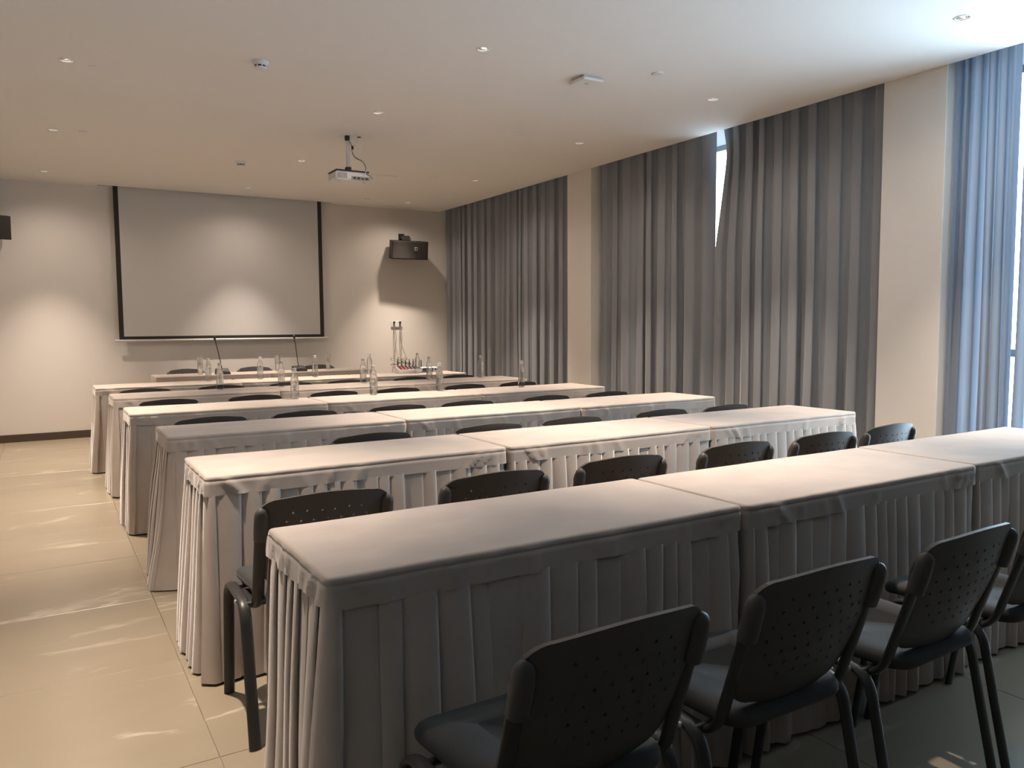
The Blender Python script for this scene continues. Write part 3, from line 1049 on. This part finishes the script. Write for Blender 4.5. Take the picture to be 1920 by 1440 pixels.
# ------------------------------------------------------------------ wall loudspeakers
def loudspeaker(x, z, yaw, label):
    t = empty('wall_loudspeaker', (x, YF, z), 0, label, 'loudspeaker', 'wall loudspeakers')
    Mx = Matrix.Translation((0, -.20, 0)) @ Matrix.Rotation(R(yaw), 4, 'Z') @ Matrix.Rotation(R(8), 4, 'X')
    prof = [(-.265, -.115), (.265, -.115), (.225, .10), (-.225, .10)]
    mb = MB()
    vs = [(a, b, zz) for zz in (-.125, .125) for a, b in prof]
    mb.add(vs, [(3, 2, 1, 0), (4, 5, 6, 7), (0, 1, 5, 4), (1, 2, 6, 5), (2, 3, 7, 6), (3, 0, 4, 7)], False, Mx)
    mb.build('cabinet', M['speaker'], t)
    mb = MB(); mb.rbox(-.255, .255, -.124, -.114, -.116, .116, .004, Mx); mb.build('grille', M['speaker'], t)
    mb = MB(); mb.rbox(.062, .108, -.128, -.122, -.005, .048, .002, Mx)
    bd = mb.build('badge', M['badge'], t)
    mb = MB(); mb.lathe([(0, .001), (.010, .001), (.011, 0)], 12, Mx @ Matrix.Translation((.085, -.1285, .022)) @ Matrix.Rotation(math.pi / 2, 4, 'X')); mb.build('badge_mark', M['speaker'], bd)
    mb = MB(); mb.rbox(-.045, .045, -.012, 0, .06, .24, .003); mb.build('wall_plate', M['dark_plastic'], t)
    mb = MB(); mb.tube(fillet([(-.02, -.005, .18), (-.02, -.17, .18), (-.02, -.19, .10)], .04), .018, .018, 12); mb.build('bracket_arm', M['dark_plastic'], t)
    mb = MB(); mb.rbox(-.075, .025, -.245, -.175, .115, .19, .006); mb.build('swivel_block', M['dark_plastic'], t)
    mb = MB(); mb.tube([(.045, -.215, .12), (.045, -.215, .165)], .006, .006, 8); mb.tube([(.02, -.215, .16), (.05, -.215, .16)], .005, .005, 8); mb.build('locking_lever', M['dark_plastic'], t)
    return t
loudspeaker(4.415, 2.33, -4, 'black wall loudspeaker with a small silver badge, right of the screen')
loudspeaker(-.50, 2.37, 4, 'black wall loudspeaker at the left edge of the photo')

# ------------------------------------------------------------------ wall sockets and cables beside the mixer
t = empty('wall_socket_plate', (4.32, YF, 1.30), 0, 'low white wall plate with two plugs and cables below the loudspeaker', 'socket plate')
mb = MB(); mb.rbox(-.085, .085, -.010, 0, -.035, .045, .002); mb.build('plate', M['white_plastic'], t)
mb = MB(); mb.rbox(-.088, .088, -.014, -.002, -.046, -.036, .002); mb.build('lower_edge', M['cable_grey'], t)
for dx in (-.045, .045):
    mb = MB(); mb.rbox(dx - .014, dx + .014, -.034, -.010, .012, .040, .003); p = mb.build('plug', M['dark_plastic'], t)
    mb = MB(); mb.tube([(dx, -.03, .014), (dx, -.034, -.03)], .006, n=8); mb.build('strain_relief', M['dark_plastic'], p)
MX = Vector((3.44, 8.04, 0.77))
for i, (dx, mid, end) in enumerate([(-.052, .045, (3.40, 8.07, .80)), (-.036, .085, (3.455, 8.09, .86)), (.038, .105, (3.43, 8.10, .86)), (.052, .06, (3.50, 8.10, .86))]):
    p0 = Vector((4.32 + dx, YF - .036, 1.27)); p3 = Vector(end)
    w1 = (.03, -.07, .07, -.05)[i]
    path = [p0, p0 + Vector((0, -.02, -.22)), p0 + Vector((-.03 + w1, -.12, -.46)), p0.lerp(p3, .28) + Vector((w1, .02, -.30)), p0.lerp(p3, .55) + Vector((-w1 * 2, 0, -.25)), p0.lerp(p3, .85) + Vector((w1, 0, -.06)), p3]
    # the bundle hangs close to the wall, then runs to the mixer
    mb = MB(); mb.tube(smooth_path(path, 8), .0045, n=6)
    tag(mb.build('audio_cable', M['cable_grey']), ['grey cable hanging from the left plug of the wall plate, outermost left', 'grey wavy cable from the left plug of the wall plate, inner one', 'grey cable from the right plug of the wall plate, inner one', 'grey cable from the right plug of the wall plate, outermost right'][i], 'cable', 'cables to the mixer')

# ------------------------------------------------------------------ mixer and receiver on the sixth row
def mixer():
    t = empty('audio_mixer', (3.50, 8.07, TOPZ + .003), R(-4), 'small red and white audio mixer with plugged cables on the sixth row', 'audio mixer')
    mb = MB()
    vs = [(-.125, -.085, 0), (.125, -.085, 0), (.125, .085, 0), (-.125, .085, 0), (-.125, -.085, .032), (.125, -.085, .032), (.125, .085, .075), (-.125, .085, .075)]
    mb.add(vs, [(3, 2, 1, 0), (4, 5, 6, 7), (0, 1, 5, 4), (1, 2, 6, 5), (2, 3, 7, 6), (3, 0, 4, 7)])
    mb.build('case', M['white_plastic'], t)
    Mx = Matrix.Translation((0, 0, .0535)) @ Matrix.Rotation(math.atan2(.043, .17), 4, 'X')
    mb = MB(); mb.rbox(-.118, .118, -.080, .080, -.001, .004, .001, Mx); pn = mb.build('control_panel', M['silver'], t)
    mb = MB(); mb.rbox(-.116, -.02, -.078, .05, .003, .0055, .0005, Mx); mb.build('red_strip', M['red'], pn)
    kn = MB(); kn.lathe([(.008, .0), (.0075, .012), (.005, .014), (0, .014)], 10)
    kme = kn.mesh('knob', M['dark_plastic'])
    for i in range(6):
        for j in range(3):
            p = Mx @ Vector((-.10 + i * .04, -.055 + j * .035, .004))
            obj('knob', kme, pn, p)
    pg = MB(); pg.tube([(0, 0, 0), (0, 0, .05)], .007, n=8); pg.tube([(0, 0, .05), (0, .004, .075)], .004, n=8)
    pme = pg.mesh('plug', M['dark_plastic'])
    for i in range(5):
        obj('plug', pme, t, (-.095 + i * .045, .066, .074))
    return t
mixer()
t = empty('microphone_receiver', (3.735, 8.075, TOPZ + .003), R(-3), 'silver microphone receiver with two upright plugs right of the mixer', 'receiver')
mb = MB(); mb.rbox(-.10, .10, -.075, .075, .006, .055, .004); mb.build('case', M['silver'], t)
mb = MB(); mb.rbox(-.085, .045, -.078, -.073, .014, .046, .001); mb.build('display_window', M['dark_plastic'], t)
for sx in (-.07, -.045):
    mb = MB(); mb.tube([(sx, .06, .05), (sx, .062, .13)], .006, n=8); mb.build('antenna', M['dark_plastic'], t)
mb = MB(); mb.lathe([(.010, 0), (.009, .012), (0, .012)], 12, Matrix.Translation((.072, -.075, .03)) @ Matrix.Rotation(math.pi / 2, 4, 'X')); mb.build('knob', M['dark_plastic'], t)
for sx in (-.085, .085):
    for sy in (-.06, .06):
        mb = MB(); mb.lathe([(.007, 0), (.008, .007)], 8, Matrix.Translation((sx, sy, 0))); mb.build('foot', M['dark_plastic'], t)

# ------------------------------------------------------------------ microphones on the head table
def microphone(x, y, tipdx, label, rz):
    t = empty('gooseneck_microphone', (x, y, TOPZ + .002), R(rz), label, 'microphone', 'gooseneck microphones')
    mb = MB()
    vs = [(-.075, -.065, 0), (.075, -.065, 0), (.075, .065, 0), (-.075, .065, 0), (-.065, -.055, .028), (.065, -.055, .028), (.068, .06, .062), (-.068, .06, .062)]
    mb.add(vs, [(3, 2, 1, 0), (4, 5, 6, 7), (0, 1, 5, 4), (1, 2, 6, 5), (2, 3, 7, 6), (3, 0, 4, 7)])
    mb.build('base', M['dark_plastic'], t)
    mb = MB(); mb.rbox(-.018, .018, -.05, -.02, .034, .044, .003); mb.build('talk_button', M['cable_grey'], t)
    tip = Vector((tipdx, -.02, .385))
    mb = MB(); mb.tube(smooth_path([(0, .03, .05), (tipdx * .25, .02, .14), (tipdx * .6, .0, .26), tip], 6), .0045, n=8); mb.build('gooseneck', M['dark_plastic'], t)
    mb = MB(); mb.tube([tip, tip + Vector((-.004, -.008, .012)), tip + Vector((-.010, -.016, .03)), tip + Vector((-.012, -.018, .036))], .012, .012, 12); mb.build('microphone_head', M['dark_plastic'], t)
    return t
microphone(1.715, 9.10, -.075, 'black gooseneck microphone on the left-hand head table', 0)
microphone(2.59, 9.16, -.06, 'black gooseneck microphone on the right-hand head table', 6)

# ------------------------------------------------------------------ water bottles and glasses
def make_bottle():
    root = empty('water_bottle')
    mb = MB()
    prof = [(0, .003), (.022, .0), (.0285, .004), (.030, .012), (.030, .040), (.0285, .043), (.030, .046), (.030, .052), (.0285, .055), (.030, .058), (.030, .120),
            (.0295, .135), (.027, .152), (.022, .170), (.0165, .184), (.0130, .194), (.0125, .203), (.0125, .205), (0, .205)]
    mb.lathe(prof, 20); mb.build('bottle_body', M['bottle'], root)
    mb = MB(); mb.lathe([(.0165, .200), (.0165, .203), (.0145, .204), (.0152, .207), (.0152, .221), (.0142, .2235), (0, .2235)], 20); mb.build('cap', M['cap'], root)
    return root
b0 = make_bottle()
BOT = [(1.381, 8.03, 'water bottle on the sixth row, leftmost, beside the left microphone'), (1.871, 8.02, 'water bottle on the sixth row between the two microphones'),
       (2.418, 7.98, 'water bottle on the sixth row just right of the right microphone'), (3.04, 8.05, 'water bottle on the sixth row, rear one of the close trio'),
       (3.552, 7.93, 'water bottle on the sixth row standing before the audio mixer'),
       (1.27, 6.875, 'water bottle on the fifth row, leftmost, before the left microphone'), (1.789, 6.90, 'water bottle on the fifth row, second from left'),
       (2.542, 6.90, 'water bottle on the fifth row, left one of the close trio'), (3.229, 6.93, 'water bottle on the fifth row before the receiver'),
       (3.80, 6.93, 'water bottle on the fifth row against the dark curtain, by the right end'),
       (1.567, 5.68, 'water bottle on the fourth row, leftmost and largest-looking at the left'), (2.166, 5.66, 'water bottle on the fourth row, front one of the close trio'),
       (2.741, 5.69, 'water bottle on the fourth row, third from left'), (3.477, 5.62, 'water bottle on the fourth row, rightmost, before the far curtain')]
for i, (x, y, lb) in enumerate(BOT):
    b = b0 if i == 0 else copy_tree(b0)
    b.location = (x, y, TOPZ + .001)
    b.rotation_euler = (0, 0, i * 1.3)
    tag(b, 'clear ' + lb, 'bottle', 'clear water bottles on the tables')
gl = MB()
gl.lathe([(0, .0), (.024, .0), (.026, .003), (.033, .190), (.0335, .195), (.0315, .195), (.0305, .190), (.0238, .014), (0, .012)], 24)
gme = gl.mesh('tall_glass', M['glass'])
for (x, y, lb) in [(1.50, 9.22, 'tall clear glass on the head table left of the left microphone'), (2.36, 9.25, 'tall clear glass on the head table left of the right microphone'), (2.965, 9.25, 'tall clear glass near the right end of the head table')]:
    tag(obj('tall_glass', gme, None, (x, y, TOPZ + .002)), lb, 'glass', 'tall glasses on the head table')
